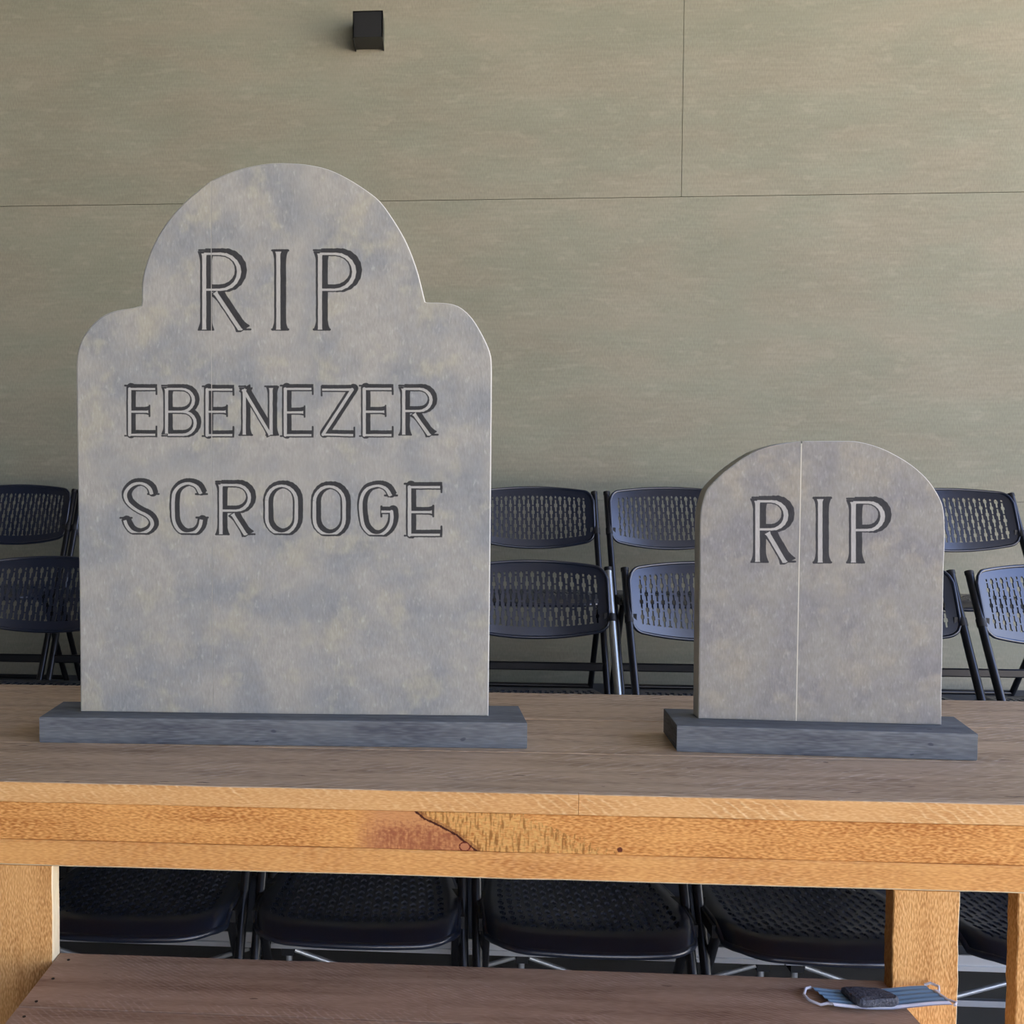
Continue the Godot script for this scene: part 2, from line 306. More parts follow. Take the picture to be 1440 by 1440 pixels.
# Sawn wood, grain along u: base colour, dark streak colour, saw marks (pitch in metres, slope, strength).
func wood(seed_: int, w: int, h: int, size: Vector2, base: Vector3, dark: Vector3, light: Vector3, saw: Array, rough: float, fibre: float, strength: float, spec := 0.3, fleck := 10, streak := 1.0) -> StandardMaterial3D:
	var long := noise(seed_, 0.02, w, h, 14, 1, 4)
	var fine := noise(seed_ + 1, 0.26, w, h, fleck, 1, 3)
	var patch := noise(seed_ + 2, 0.006, w, h, 2, 1, 4)
	var rag := noise(seed_ + 3, 0.05, w, h, 3, 1, 3)
	var data := PackedByteArray(); data.resize(w * h * 3)
	var relief := PackedByteArray(); relief.resize(w * h)
	var sx := size.x / w; var sy := size.y / h
	var pitch: float = saw[0]; var slope: float = saw[1]; var power: float = saw[2]; var bend: float = saw[3]
	for y in h:
		var ym := y * sy
		for x in w:
			var i := y * w + x
			var l := (long[i] / 255.0 - 0.5) * streak
			var f := fine[i] / 255.0 - 0.5
			var q := patch[i] / 255.0 - 0.5
			var g := rag[i] / 255.0 - 0.5
			var s := 0.0
			if power > 0.0:
				var ph := (x * sx + slope * ym + bend * ym * ym) / pitch + g * 0.5
				var fr := ph - floorf(ph)
				s = (1.0 - absf(fr - 0.5) * 5.0 if absf(fr - 0.5) < 0.2 else 0.0) * power * clampf(0.35 + q * 2.0 + g, 0.0, 1.0)
			var d := clampf(0.42 + l * 0.75 + f * fibre + q * 0.5, 0.0, 1.0)
			var c := base.lerp(dark, d * d) + (light - base) * (clampf(-f * 1.2 * fibre - l * 0.3, 0.0, 1.0) + s)
			if s < 0.0:
				c += (dark - base) * -s
			put(data, i * 3, c)
			relief[i] = clampi(int(128 + f * 90 * fibre + l * 40 + s * 60), 0, 255)
	return textured(rgb_image(data, w, h), bump(relief, w, h, strength), size, rough, 1.0, spec)

# Painted stone look, one texture for the whole face; letters are painted strokes of dark grey with a pale line left inside them.
func stone_face(seed_: int, x0: float, y0: float, wm: float, hm: float, res: float, letters: Array, tint: Array) -> StandardMaterial3D:
	var w := int(wm * res); var h := int(hm * res)
	var big := noise(seed_, 0.0045, w, h, 1, 1, 5)
	var warm := noise(seed_ + 7, 0.006, w, h, 1, 1, 4)
	var blotch := noise(seed_ + 13, 0.022, w, h, 1, 1, 5)
	var fine := noise(seed_ + 21, 0.12, w, h, 1, 3, 3)
	var speck := noise(seed_ + 31, 0.05, w, h, 1, 2, 4)
	var data := PackedByteArray(); data.resize(w * h * 3)
	var relief := PackedByteArray(); relief.resize(w * h)
	var base: Vector3 = tint[0]; var blue: Vector3 = tint[1]; var cream: Vector3 = tint[2]; var pale: Vector3 = tint[3]
	for i in w * h:
		var a := big[i] / 255.0; var b := warm[i] / 255.0; var c := blotch[i] / 255.0; var d := fine[i] / 255.0; var e := speck[i] / 255.0
		var v := base.lerp(blue, clampf((a - 0.36) * 2.2 + (c - 0.5) * 0.5, 0.0, 1.0))
		v = v.lerp(cream, clampf((b - 0.56) * 2.4 + (c - 0.5) * 0.9, 0.0, 0.7))
		v = v.lerp(pale, clampf((e - 0.68) * 2.4 + (d - 0.5) * 0.25, 0.0, 0.5))
		v += Vector3.ONE * ((d - 0.5) * 12.0 + (c - 0.5) * 14.0)
		put(data, i * 3, v)
		relief[i] = clampi(int(128 + (d - 0.5) * 60 + (e - 0.5) * 70), 0, 255)
	var ink: Vector3 = tint[4]; var inner: Vector3 = tint[5]
	for L in letters:
		paint_letter(data, w, h, x0, y0, hm, res, L, ink, inner, fine, blotch)
	var m := textured(rgb_image(data, w, h), bump(relief, w, h, 1.2), Vector2.ONE, 0.72, 1.0, 0.25)
	return m

func paint_letter(data: PackedByteArray, w: int, h: int, x0: float, y0: float, hm: float, res: float, L: Array, ink: Vector3, inner: Vector3, fine: PackedByteArray, blotch: PackedByteArray) -> void:
	var segs := []      # [a, b, half width, pale half width]
	var box_ := Rect2()
	var first := true
	for kind in 2:
		for flat in L[3 + kind]:
			var pts := PackedVector2Array()
			for i in range(0, flat.size(), 2):
				var p := Vector2((flat[i] / 1000.0 - x0) * res, (hm - (flat[i + 1] / 1000.0 - y0)) * res)
				pts.append(p)
				if first:
					box_ = Rect2(p, Vector2.ZERO); first = false
				box_ = box_.expand(p)
			for i in pts.size() - 1:
				var dir := (pts[i + 1] - pts[i]).normalized()
				var k := absf(dir.y)
				var half: float = lerpf(L[1], L[0], k) * res / 1820.0 if kind == 0 else L[2] * res / 2000.0
				segs.append([pts[i], pts[i + 1], half, half * lerpf(0.31, 0.35, k) if kind == 0 else 0.0, kind == 0 and i == 0, kind == 0 and i == pts.size() - 2, pts.size() == 2 and kind == 0])
	var grow: float = L[0] * res / 1000.0
	var shift: Vector2 = Vector2(-0.17, 0.14) * L[0] * res / 1000.0
	var top_y: float = box_.position.y - L[1] * res / 1750.0
	var end_y: float = box_.end.y + L[1] * res / 2600.0
	box_ = box_.grow(grow)
	for y in range(maxi(0, int(box_.position.y)), mini(h, int(box_.end.y))):
		for x in range(maxi(0, int(box_.position.x)), mini(w, int(box_.end.x))):
			var i := y * w + x
			var wob := (fine[i] / 255.0 - 0.5) * 0.9 + (blotch[i] / 255.0 - 0.5) * 1.6
			var p := Vector2(x, y)
			var dark := 1e9; var pale := 1e9
			for s in segs:
				dark = minf(dark, stroke(p, s, s[2]))
				if s[3] > 0.0:
					pale = minf(pale, stroke(p - shift, s, s[3]))
			dark = maxf(dark, maxf(top_y - y, y - end_y))
			pale = maxf(pale, maxf(top_y + L[2] * res / 1000.0 - y, y - end_y + L[2] * res / 1100.0))
			var kd := clampf(0.5 - dark - wob * 0.5, 0.0, 1.0)
			if kd <= 0.0:
				continue
			var kp := minf(clampf(0.5 - pale - wob * 0.7, 0.0, 1.0), clampf(-dark - L[2] * res / 2400.0, 0.0, 1.0))
			var old := Vector3(data[i * 3], data[i * 3 + 1], data[i * 3 + 2])
			var c := old.lerp(ink + Vector3.ONE * wob * 6.0, kd * 0.93)
			c = c.lerp(inner + Vector3.ONE * wob * 10.0, kp * 0.9)
			put(data, i * 3, c)

# distance outside a brush stroke: square ends where the stroke ends, flared on straight stems
func stroke(p: Vector2, s: Array, half: float) -> float:
	var ab: Vector2 = s[1] - s[0]
	var l := maxf(ab.length(), 0.1)
	var along: float = (p - s[0]).dot(ab) / l
	var d: float = p.distance_to(s[0] + ab * clampf(along / l, 0.0, 1.0))
	if along < 0.0 and s[4]:
		return maxf(absf(ab.cross(p - (s[0] as Vector2))) / l - half * (1.4 if s[6] else 1.0), -along - half * 0.2)
	if along > l and s[5]:
		return maxf(absf(ab.cross(p - (s[0] as Vector2))) / l - half * (1.4 if s[6] else 1.0), along - l - half * 0.2)
	if s[6]:
		var e := clampf(1.0 - minf(along, l - along) / (half * 1.7), 0.0, 1.0)
		half *= 1.0 + 0.4 * e * e
	return d - half

func _ready() -> void:
	# ---- camera
	var cam := Camera3D.new()
	cam.projection = Camera3D.PROJECTION_FRUSTUM
	cam.near = 0.05
	cam.far = 200.0
	cam.size = 0.05 * 1440.0 / 1390.0
	cam.frustum_offset = Vector2(195.0 / 1390.0 * 0.05, 0.0)
	cam.position = Vector3(0, 1.32, 0)
	cam.rotation_order = EULER_ORDER_YXZ
	cam.rotation_degrees = Vector3(-2.105, 3.574, 0.18)
	add_child(cam)
	cam.current = true
	# ---- sky, sun, exposure
	var sky_look := ProceduralSkyMaterial.new()
	sky_look.sky_top_color = Color(0.32, 0.48, 0.80)
	sky_look.sky_horizon_color = Color(0.88, 0.89, 0.88)
	sky_look.sky_curve = 0.3
	sky_look.ground_bottom_color = Color(0.5, 0.48, 0.44)
	sky_look.ground_horizon_color = Color(0.66, 0.66, 0.64)
	sky_look.sun_angle_max = 4.0
	var sky := Sky.new()
	sky.sky_material = sky_look
	var env := Environment.new()
	env.background_mode = Environment.BG_SKY
	env.sky = sky
	env.background_energy_multiplier = 1.0
	env.tonemap_mode = Environment.TONE_MAPPER_LINEAR
	env.tonemap_exposure = 6.9
	env.sdfgi_enabled = true
	env.ssao_enabled = true
	env.ssil_enabled = true
	var we := WorldEnvironment.new()
	we.environment = env
	add_child(we)
	var sun := DirectionalLight3D.new()       # high, from behind the back wall and the left: lights the yard, not the hall
	sun.rotation_degrees = Vector3(-52, 205, 0)
	sun.light_color = Color(1.0, 0.95, 0.87)
	sun.light_energy = 4.0
	sun.shadow_enabled = true
	add_child(sun)

	make_materials()
	M.wall_alt = M.wall.duplicate()
	M.wall_alt.uv1_scale *= Vector3(-1, 1, 1)
	build_room()
	build_platforms()
	build_table()
	build_chairs()
	build_stones()
	build_small()

func make_materials() -> void:
	M.top = wood(11, 2048, 512, Vector2(1.9, 0.475), Vector3(198, 170, 138), Vector3(134, 106, 80), Vector3(222, 200, 174), [0.034, 1.1, 1.0, 1.5], 0.5, 0.9, 1.2, 0.45)
	M.bench = wood(23, 2048, 512, Vector2(1.5, 0.375), Vector3(176, 146, 120), Vector3(130, 100, 78), Vector3(200, 172, 152), [0.0125, -0.9, 0.9, -1.2], 0.6, 0.6, 1.4, 0.35)
	M.edge = wood(37, 2048, 128, Vector2(1.6, 0.1), Vector3(222, 172, 112), Vector3(186, 128, 72), Vector3(244, 212, 158), [0.021, -1.3, 0.8, 0.0], 0.75, 0.7, 1.4, 0.3, 4, 0.5)
	M.apron = wood(41, 2048, 128, Vector2(2.0, 0.12), Vector3(224, 162, 92), Vector3(168, 102, 48), Vector3(240, 190, 122), [0.02, 0.4, 0.0, 0.0], 0.8, 1.25, 1.9, 0.3, 3, 0.4)
	M.rail = wood(53, 2048, 128, Vector2(1.8, 0.1), Vector3(224, 166, 98), Vector3(178, 114, 60), Vector3(238, 188, 126), [0.03, 0.5, 0.35, 0.0], 0.8, 0.9, 1.4, 0.3, 4, 0.5)
	M.leg = wood(67, 1024, 256, Vector2(0.9, 0.22), Vector3(220, 166, 102), Vector3(172, 116, 62), Vector3(238, 194, 138), [0.02, 0.0, 0.0, 0.0], 0.8, 1.15, 1.9, 0.3, 3, 0.6)
	M.lit_wood = wood(69, 512, 128, Vector2(0.8, 0.2), Vector3(238, 222, 186), Vector3(218, 194, 148), Vector3(246, 234, 204), [0.02, 0.0, 0.0, 0.0], 0.8, 0.6, 0.8, 0.3, 6, 0.6)  # paler copy of the leg wood: brightness of lit faces put into the colour
	M.nail = plain(Color8(40, 34, 30), 0.5, 0.6)
	M.face_large = stone_face(101, -0.39, 0.04, 0.78, 1.02, 1500.0, BIG_LETTERS, [Vector3(158, 156, 149), Vector3(139, 141, 141), Vector3(164, 160, 144), Vector3(177, 176, 169), Vector3(50, 50, 51), Vector3(184, 182, 175)])
	M.face_small = stone_face(151, -0.22, 0.04, 0.435, 0.52, 1700.0, SMALL_LETTERS, [Vector3(147, 144, 137), Vector3(135, 133, 132), Vector3(156, 149, 135), Vector3(167, 164, 156), Vector3(55, 55, 57), Vector3(186, 183, 177)])
	M.stone_edge = plain(Color8(180, 180, 174), 0.75)
	M.joint_pale = plain(Color8(206, 202, 188), 0.8)
	M.joint_grey = plain(Color8(166, 164, 156), 0.8)
	M.plinth = wood(71, 1024, 256, Vector2(1.0, 0.25), Vector3(108, 112, 115), Vector3(78, 81, 89), Vector3(132, 137, 145), [0.02, 0.0, 0.0, 0.0], 0.6, 0.9, 1.4)
	M.plastic = plain(Color8(20, 28, 45), 0.28, 0.0, 0.75)
	M.tube = plain(Color8(22, 23, 26), 0.28, 0.0, 0.5)
	M.steel = plain(Color8(186, 190, 188), 0.32, 0.85)
	M.cap = plain(Color8(18, 18, 20), 0.6)
	M.deck = deck_material()
	M.aluminium = plain(Color8(196, 198, 200), 0.38, 0.7)
	M.pipe = plain(Color8(205, 206, 204), 0.35, 0.6)
	M.clamp = plain(Color8(20, 21, 24), 0.5)
	M.sconce = plain(Color8(14, 16, 19), 0.42, 0.0, 0.5)
	M.wall = wall_material()
	M.backing = plain(Color8(96, 92, 82), 0.9)
	M.concrete = plain(Color8(142, 138, 130), 0.6)
	M.paint = plain(Color8(120, 118, 110), 0.8)
	M.dark_paint = plain(Color8(64, 62, 58), 0.85)
	M.yard = plain(Color8(190, 182, 168), 0.9)
	M.mask_blue = cloth(Color8(118, 146, 166), 0.85)
	M.mask_white = cloth(Color8(222, 222, 230), 0.85)
	M.slate = slate_material()
	paint_scar()
	paint_checks(M.top, 61, 70, Color8(74, 50, 36))
	paint_checks(M.bench, 62, 26, Color8(78, 54, 42))
	paint_checks(M.plinth, 63, 40, Color8(70, 73, 82))

# small drying cracks and pin knots scattered over sawn boards
func paint_checks(m: StandardMaterial3D, seed_: int, count: int, c: Color) -> void:
	var r := RandomNumberGenerator.new()
	r.seed = seed_
	var tex: ImageTexture = m.albedo_texture
	var im := tex.get_image()
	var w := im.get_width(); var h := im.get_height()
	for n in count:
		var x := r.randf() * w; var y := r.randf() * h
		var long := r.randf_range(3.0, 16.0); var thick := r.randf_range(0.7, 1.9)
		if r.randf() < 0.12:
			long = r.randf_range(5.0, 8.0); thick = long * 0.6
		for dx in range(-int(long) - 1, int(long) + 2):
			for dy in range(-int(thick) - 2, int(thick) + 3):
				var q := Vector2(dx / long, (dy + sin((x + dx) * 0.3) * 0.8) / thick).length()
				if q < 1.0:
					var px := posmod(int(x) + dx, w); var py := posmod(int(y) + dy, h)
					im.set_pixel(px, py, im.get_pixel(px, py).lerp(c, clampf((1.0 - q) * 2.5, 0.0, 0.85)))
	m.albedo_texture = ImageTexture.create_from_image(im)

func cloth(c: Color, rough: float) -> StandardMaterial3D:
	var m := plain(c, rough, 0.0, 0.2)
	m.rim_enabled = true
	m.rim = 0.3
	return m

func deck_material() -> StandardMaterial3D:
	var w := 512
	var a := noise(301, 0.02, w, w, 1, 1, 4)
	var b := noise(302, 0.2, w, w, 4, 1, 2)
	var data := PackedByteArray(); data.resize(w * w * 3)
	for i in w * w:
		put(data, i * 3, Vector3(58, 62, 70) + Vector3.ONE * ((a[i] / 255.0 - 0.5) * 16.0 + (b[i] / 255.0 - 0.5) * 12.0))
	return textured(rgb_image(data, w, w), null, Vector2(1, 1), 0.5, 1.0, 0.45)

func slate_material() -> StandardMaterial3D:
	var w := 256
	var a := noise(311, 0.05, w, w, 1, 1, 5)
	var b := noise(312, 0.12, w, w, 1, 1, 3)
	var data := PackedByteArray(); data.resize(w * w * 3)
	for i in w * w:
		var v := Vector3(62, 66, 76) + Vector3.ONE * (a[i] / 255.0 - 0.5) * 44.0
		v = v.lerp(Vector3(146, 146, 152), clampf((b[i] / 255.0 - 0.7) * 4.0, 0.0, 0.8))
		put(data, i * 3, v)
	return textured(rgb_image(data, w, w), bump(a, w, w, 4.0), Vector2(0.08, 0.08), 0.75)

# Fibre-cement sheet: fine horizontal streaks over a mottled warm grey-green, with paler scuffs.
func wall_material() -> StandardMaterial3D:
	var w := 2048; var h := 1024
	var broad := noise(401, 0.004, w, h, 2, 1, 4)
	var tone := noise(402, 0.007, w, h, 3, 1, 4)
	var streak := noise(403, 0.09, w, h, 12, 1, 3)
	var weave := noise(404, 0.25, w, h, 1, 4, 2)
	var scuff := noise(405, 0.03, w, h, 3, 1, 5)
	var data := PackedByteArray(); data.resize(w * h * 3)
	for i in w * h:
		var a := broad[i] / 255.0 - 0.5; var t := tone[i] / 255.0 - 0.5; var s := streak[i] / 255.0 - 0.5; var v := weave[i] / 255.0 - 0.5
		var c := Vector3(136, 133, 119).lerp(Vector3(132, 133, 119), clampf(0.5 + t * 1.8, 0.0, 1.0)) + Vector3.ONE * (a * 8.0 + s * 8.0 + v * 14.0)
		c = c.lerp(Vector3(168, 165, 150), clampf((scuff[i] / 255.0 - 0.66) * 1.2, 0.0, 0.16))
		put(data, i * 3, c)
	return textured(rgb_image(data, w, h), bump(streak, w, h, 0.25), Vector2(3.05, 1.525), 0.8, 1.0, 0.2)

# The scar in the apron board: a reddish knot patch, a bark-lined split and torn yellow grain, all in the wood itself.
func paint_scar() -> void:
	var tex: ImageTexture = M.apron.albedo_texture
	var im := tex.get_image()
	var w := im.get_width(); var h := im.get_height()
	var n1 := noise(77, 0.12, w, h, 1, 1, 4)
	var n2 := noise(78, 0.16, w, h, 1, 6, 3)
	var split := [Vector2(-0.036, 0.806), Vector2(-0.014, 0.789), Vector2(0.012, 0.777), Vector2(0.035, 0.765), Vector2(0.05, 0.753), Vector2(0.066, 0.741)]
	for xi in range(-140, 330):
		var X := xi * 2.0 / w
		var px := posmod(xi, w)
		for yi in 90:
			var Y := 0.812 - yi * 0.12 / h
			var py := posmod(int(floor(-Y / 0.12 * h)), h)
			var i := py * w + px
			var a := n1[i] / 255.0 - 0.5; var b := n2[i] / 255.0 - 0.5
			var c := im.get_pixel(px, py)
			var cut := 1e9; var above := false
			for k in 5:
				var p: Vector2 = split[k]; var q: Vector2 = split[k + 1]
				var e := q - p
				var t := clampf((Vector2(X, Y) - p).dot(e) / e.length_squared(), 0.0, 1.0)
				var d := Vector2(X, Y).distance_to(p + e * t)
				if d < cut:
					cut = d
					above = (Vector2(X, Y) - p).cross(e) < 0.0
			var upper := 0.812 - clampf((X - 0.10) / 0.17, 0.0, 1.0) * 0.075
			if above and X > -0.04 and X < 0.27 + a * 0.03 and Y < upper + a * 0.035 + b * 0.01:
				c = c.lerp(Color8(218, 170, 100), clampf(0.55 + a * 2.0, 0.0, 0.85)).lerp(Color8(140, 90, 42), clampf((b - 0.02) * 3.0 + a, 0.0, 0.75))
			elif not above and X > -0.125 and X < 0.07:
				var red := clampf((X + 0.125) / 0.05, 0.0, 1.0) * clampf((0.785 + a * 0.03 - Y) / 0.02, 0.0, 1.0)
				c = c.lerp(Color8(202, 142, 94), clampf((X + 0.125) / 0.06, 0.0, 0.7)).lerp(Color8(158, 94, 62), red * clampf(0.6 + a * 1.2 + b, 0.0, 0.9))
			if cut < 0.0014 + a * 0.002:
				c = Color8(70, 32, 20)
			elif cut < 0.006 + a * 0.006 and above:
				c = c.lerp(Color8(120, 70, 40), 0.45)
			var knot := Vector2(X - 0.048, (Y - 0.747) * 1.2).length()
			if absf(knot - 0.008) < 0.0009:
				c = Color8(96, 34, 24)
			elif knot < 0.008:
				c = Color8(184, 120, 82)
			if Vector2(X - 0.285, Y - 0.749).length() < 0.0045 + a * 0.004:
				c = Color8(96, 50, 34)
			im.set_pixel(px, py, c)
	M.apron.albedo_texture = ImageTexture.create_from_image(im)

# ------------------------------------------------------------------ setting
func build_room() -> void:
	# back wall: backing with sheets in front, open joints between them
	var back := structure("wall_back", box_mesh(Vector3(-6.2, -0.2, -4.25), Vector3(5.2, 5.3, -4.012)), M.backing, "grey-green wall of large sheets behind the chairs")
	var rows := [[-0.01, 1.2243, [-6.1, -3.52, -0.469, 2.581, 5.0]], [1.2258, 2.4193, [-6.1, -3.52, -0.469, 2.581, 5.0]], [2.4215, 3.66, [-6.1, -5.139, -2.089, 0.9607, 4.011, 5.0]], [3.6635, 4.88, [-6.1, -3.52, -0.469, 2.581, 5.0]]]
	var k := 0
	for r in rows:
		for i in r[2].size() - 1:
			k += 1
			var st := start()
			var lo := Vector3(r[2][i] + 0.001, r[0], -4.012); var hi := Vector3(r[2][i + 1] - 0.001, r[1], -4.0)
			box(st, Vector3.ZERO, hi - lo)
			var o := obj("wall_panel", st.commit(), M.wall if k % 2 else M.wall_alt, back)
			o.position = lo
	structure("floor", box_mesh(Vector3(-6.2, -0.2, -4.25), Vector3(5.2, 0.0, 6.2)), M.concrete, "dark concrete floor of the hall")
	structure("ceiling", box_mesh(Vector3(-6.2, 5.3, -4.25), Vector3(5.2, 5.5, 6.2)), M.dark_paint, "dark ceiling of the hall above the frame")
	structure("wall_left", box_mesh(Vector3(-6.2, 0.0, -4.0), Vector3(-6.0, 5.3, 6.2)), M.dark_paint, "dark side wall left of the frame")
	var right := start()      # right side: solid at the back, then a wide opening under a lintel
	box(right, Vector3(5.0, 0.0, -4.0), Vector3(5.2, 5.3, -3.9))
	box(right, Vector3(5.0, 5.0, -3.9), Vector3(5.2, 5.3, 6.2))
	structure("wall_right", right.commit(), M.paint, "side wall right of the frame with a wide open bay")
	var front := start()      # behind the camera: solid on the left, an open bay on the right
	box(front, Vector3(-6.0, 0.0, 6.0), Vector3(0.0, 5.3, 6.2))
	box(front, Vector3(0.0, 5.0, 6.0), Vector3(5.0, 5.3, 6.2))
	structure("wall_front", front.commit(), M.paint, "wall behind the camera with a wide open bay")
	structure("floor_yard", box_mesh(Vector3(-60, -0.5, -60), Vector3(70, -0.22, 70)), M.yard, "pale paved yard outside the open bays")

# ------------------------------------------------------------------ table and bench
func build_table() -> void:
	var t := thing("wooden_table", "long rough-sawn wooden table carrying both gravestones", "table", Vector3(0.2, 0, -1.86))
	var o := -t.position
	var add := func(called: String, mesh: Mesh) -> void:
		var n := obj(called, mesh, null, t)
		n.position = o
	var x0 := -1.35; var x1 := 1.75
	add.call("plank", timber("x", x0, x1, 0.801, 0.834, -2.218, -1.9805, 0.0012, 40, 0.0006, M.top, M.edge, 3))
	add.call("plank", timber("x", x0, x1, 0.801, 0.834, -1.9765, -1.737, 0.0012, 40, 0.0006, M.top, M.edge, 8))
	add.call("plank", timber("x", x0, x1, 0.801, 0.834, -1.7345, -1.522, 0.0012, 40, 0.0006, M.top, M.edge, 14))
	add.call("edge_strip", timber("x", x0, 0.2214, 0.801, 0.834, -1.5218, -1.512, 0.0012, 30, 0.0006, M.top, M.edge, 14))
	add.call("edge_strip", timber("x", 0.2224, x1, 0.801, 0.834, -1.5218, -1.5125, 0.0012, 30, 0.0006, M.top, M.edge, 14))
	add.call("apron", timber("x", x0, x1, 0.7405, 0.8005, -1.545, -1.514, 0.001, 40, 0.0005, M.apron, M.apron, 0))
	add.call("rail", timber("x", x0, x1, 0.699, 0.7402, -1.545, -1.5115, 0.0028, 40, 0.0007, M.lit_wood, M.rail, 5, [3]))  # lower front bevel painted pale, as if catching light from the ground
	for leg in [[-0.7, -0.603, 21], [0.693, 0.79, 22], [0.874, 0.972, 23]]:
		add.call("leg", timber("y", 0.0, 0.6985, leg[0], leg[1], -1.541, -1.513, 0.0015, 36, 0.0012, M.lit_wood, M.leg, leg[2], [0, 1]))  # right faces painted pale to stand in for light from the right
	for x in [-1.3, 1.6]:
		add.call("leg", timber("y", 0.0, 0.8, x, x + 0.097, -2.155, -2.125, 0.0015, 12, 0.001, M.leg, M.leg, int(x * 10) + 40))
		add.call("cross_brace", timber("x", x, x + 0.03, 0.70, 0.8, -2.125, -1.546, 0.0015, 2, 0.0, M.leg, M.leg, 31))
	var b := thing("wooden_bench", "weathered brown plank bench fixed between the two table legs", "bench", Vector3(0.045, 0, -1.37))
	o = -b.position
	var addb := func(called: String, mesh: Mesh) -> void:
		var n := obj(called, mesh, null, b)
		n.position = o
	addb.call("plank", timber("x", -0.6015, 0.6905, 0.514, 0.546, -1.54, -1.377, 0.0012, 24, 0.0006, M.bench, M.bench, 4))
	addb.call("plank", timber("x", -0.6015, 0.6905, 0.514, 0.546, -1.3752, -1.212, 0.0012, 24, 0.0006, M.bench, M.bench, 9))
	for x in [-0.595, 0.655]:
		addb.call("cross_brace", timber("x", x, x + 0.03, 0.43, 0.5135, -1.535, -1.217, 0.001, 2, 0.0, M.leg, M.leg, 6))
		addb.call("leg", timber("y", 0.0, 0.43, x, x + 0.03, -1.31, -1.22, 0.0015, 8, 0.0008, M.leg, M.leg, 12))
		addb.call("leg", timber("y", 0.0, 0.43, x, x + 0.03, -1.51, -1.42, 0.0015, 8, 0.0008, M.leg, M.leg, 13))
	var disc := CylinderMesh.new()
	disc.top_radius = 0.0024; disc.bottom_radius = 0.0024; disc.height = 0.002; disc.radial_segments = 10; disc.rings = 1
	for p in [[-0.58, -1.517], [-0.582, -1.458], [-0.581, -1.392], [-0.582, -1.351], [0.668, -1.37], [0.668, -1.30]]:
		var n := obj("nail", disc, M.nail, b)
		n.position = o + Vector3(p[0], 0.5458, p[1])

# ------------------------------------------------------------------ gravestones
func build_stones() -> void:
	var never := func(_v: Vector2) -> bool: return false
	var uv_m := func(v: Vector2) -> Vector2: return v + Vector2(0.47, 0.1)
	var all := [
		{"out": BIG_OUTLINE, "seam": -0.1327, "gap": 0.0005, "at": Vector3(-0.275, 0.834, -1.79), "turn": 0.028, "face": M.face_large, "joint": M.joint_grey, "x0": -0.39, "w": 0.78, "h": 1.02, "depth": 0.038, "base": [-0.44, 0.043, 0.44, 0.043, 0.439, -0.087, -0.44, -0.082], "bev": 0.0034,
			"label": "tall grey shouldered prop gravestone lettered RIP EBENEZER SCROOGE on the table"},
		{"out": SMALL_OUTLINE, "seam": -0.04, "gap": 0.0008, "at": Vector3(0.690, 0.834, -1.804), "turn": -0.034, "face": M.face_small, "joint": M.joint_pale, "x0": -0.22, "w": 0.435, "h": 0.52, "depth": 0.043, "base": [-0.26, 0.053, 0.243, 0.055, 0.262, -0.07, -0.258, -0.077], "bev": 0.0028,
			"label": "small grey round-topped prop gravestone lettered only RIP"}]
	for s in all:
		var t := thing("gravestone", s.label, "gravestone", s.at, s.turn)
		var base := PackedVector2Array()
		for i in range(0, 8, 2):
			base.append(Vector2(s.base[i], -s.base[i + 1]))
		var bn := obj("plinth", plate(base, 0.0, 0.047, 0.002, never, uv_m, M.plinth, M.plinth), null, t, "slate-blue painted wooden base board")
		bn.rotation.x = -PI / 2
		var outline := smoothed(points(s.out))
		for i in outline.size():                    # the foot stands on the base board
			if outline[i].y < 0.06: outline[i].y = 0.0475
		var uv := func(v: Vector2) -> Vector2: return Vector2((v.x - s.x0) / s.w, 1.0 - (v.y - 0.04) / s.h)
		for side in [-1, 1]:
			var x_in: float = s.seam + side * s.gap
			var cut := PackedVector2Array([Vector2(x_in, -1), Vector2(x_in + side * 2.0, -1), Vector2(x_in + side * 2.0, 2), Vector2(x_in, 2)])
			var part: PackedVector2Array = Geometry2D.intersect_polygons(outline, cut)[0]
			var tight := func(v: Vector2) -> bool: return absf(v.x - x_in) < 0.0004
			obj("board", plate(part, -s.depth, 0.0, s.bev, tight, uv, s.face, M.stone_edge), null, t)
		var top := 0.0
		for i in outline.size() - 1:
			if (outline[i].x - s.seam) * (outline[i + 1].x - s.seam) <= 0.0:
				top = maxf(top, minf(outline[i].y, outline[i + 1].y))
		obj("joint_line", box_mesh(Vector3(s.seam - s.gap, 0.048, -s.depth + 0.004), Vector3(s.seam + s.gap, top - 0.003, -0.0003)), s.joint, t, "pale line of the board joint")

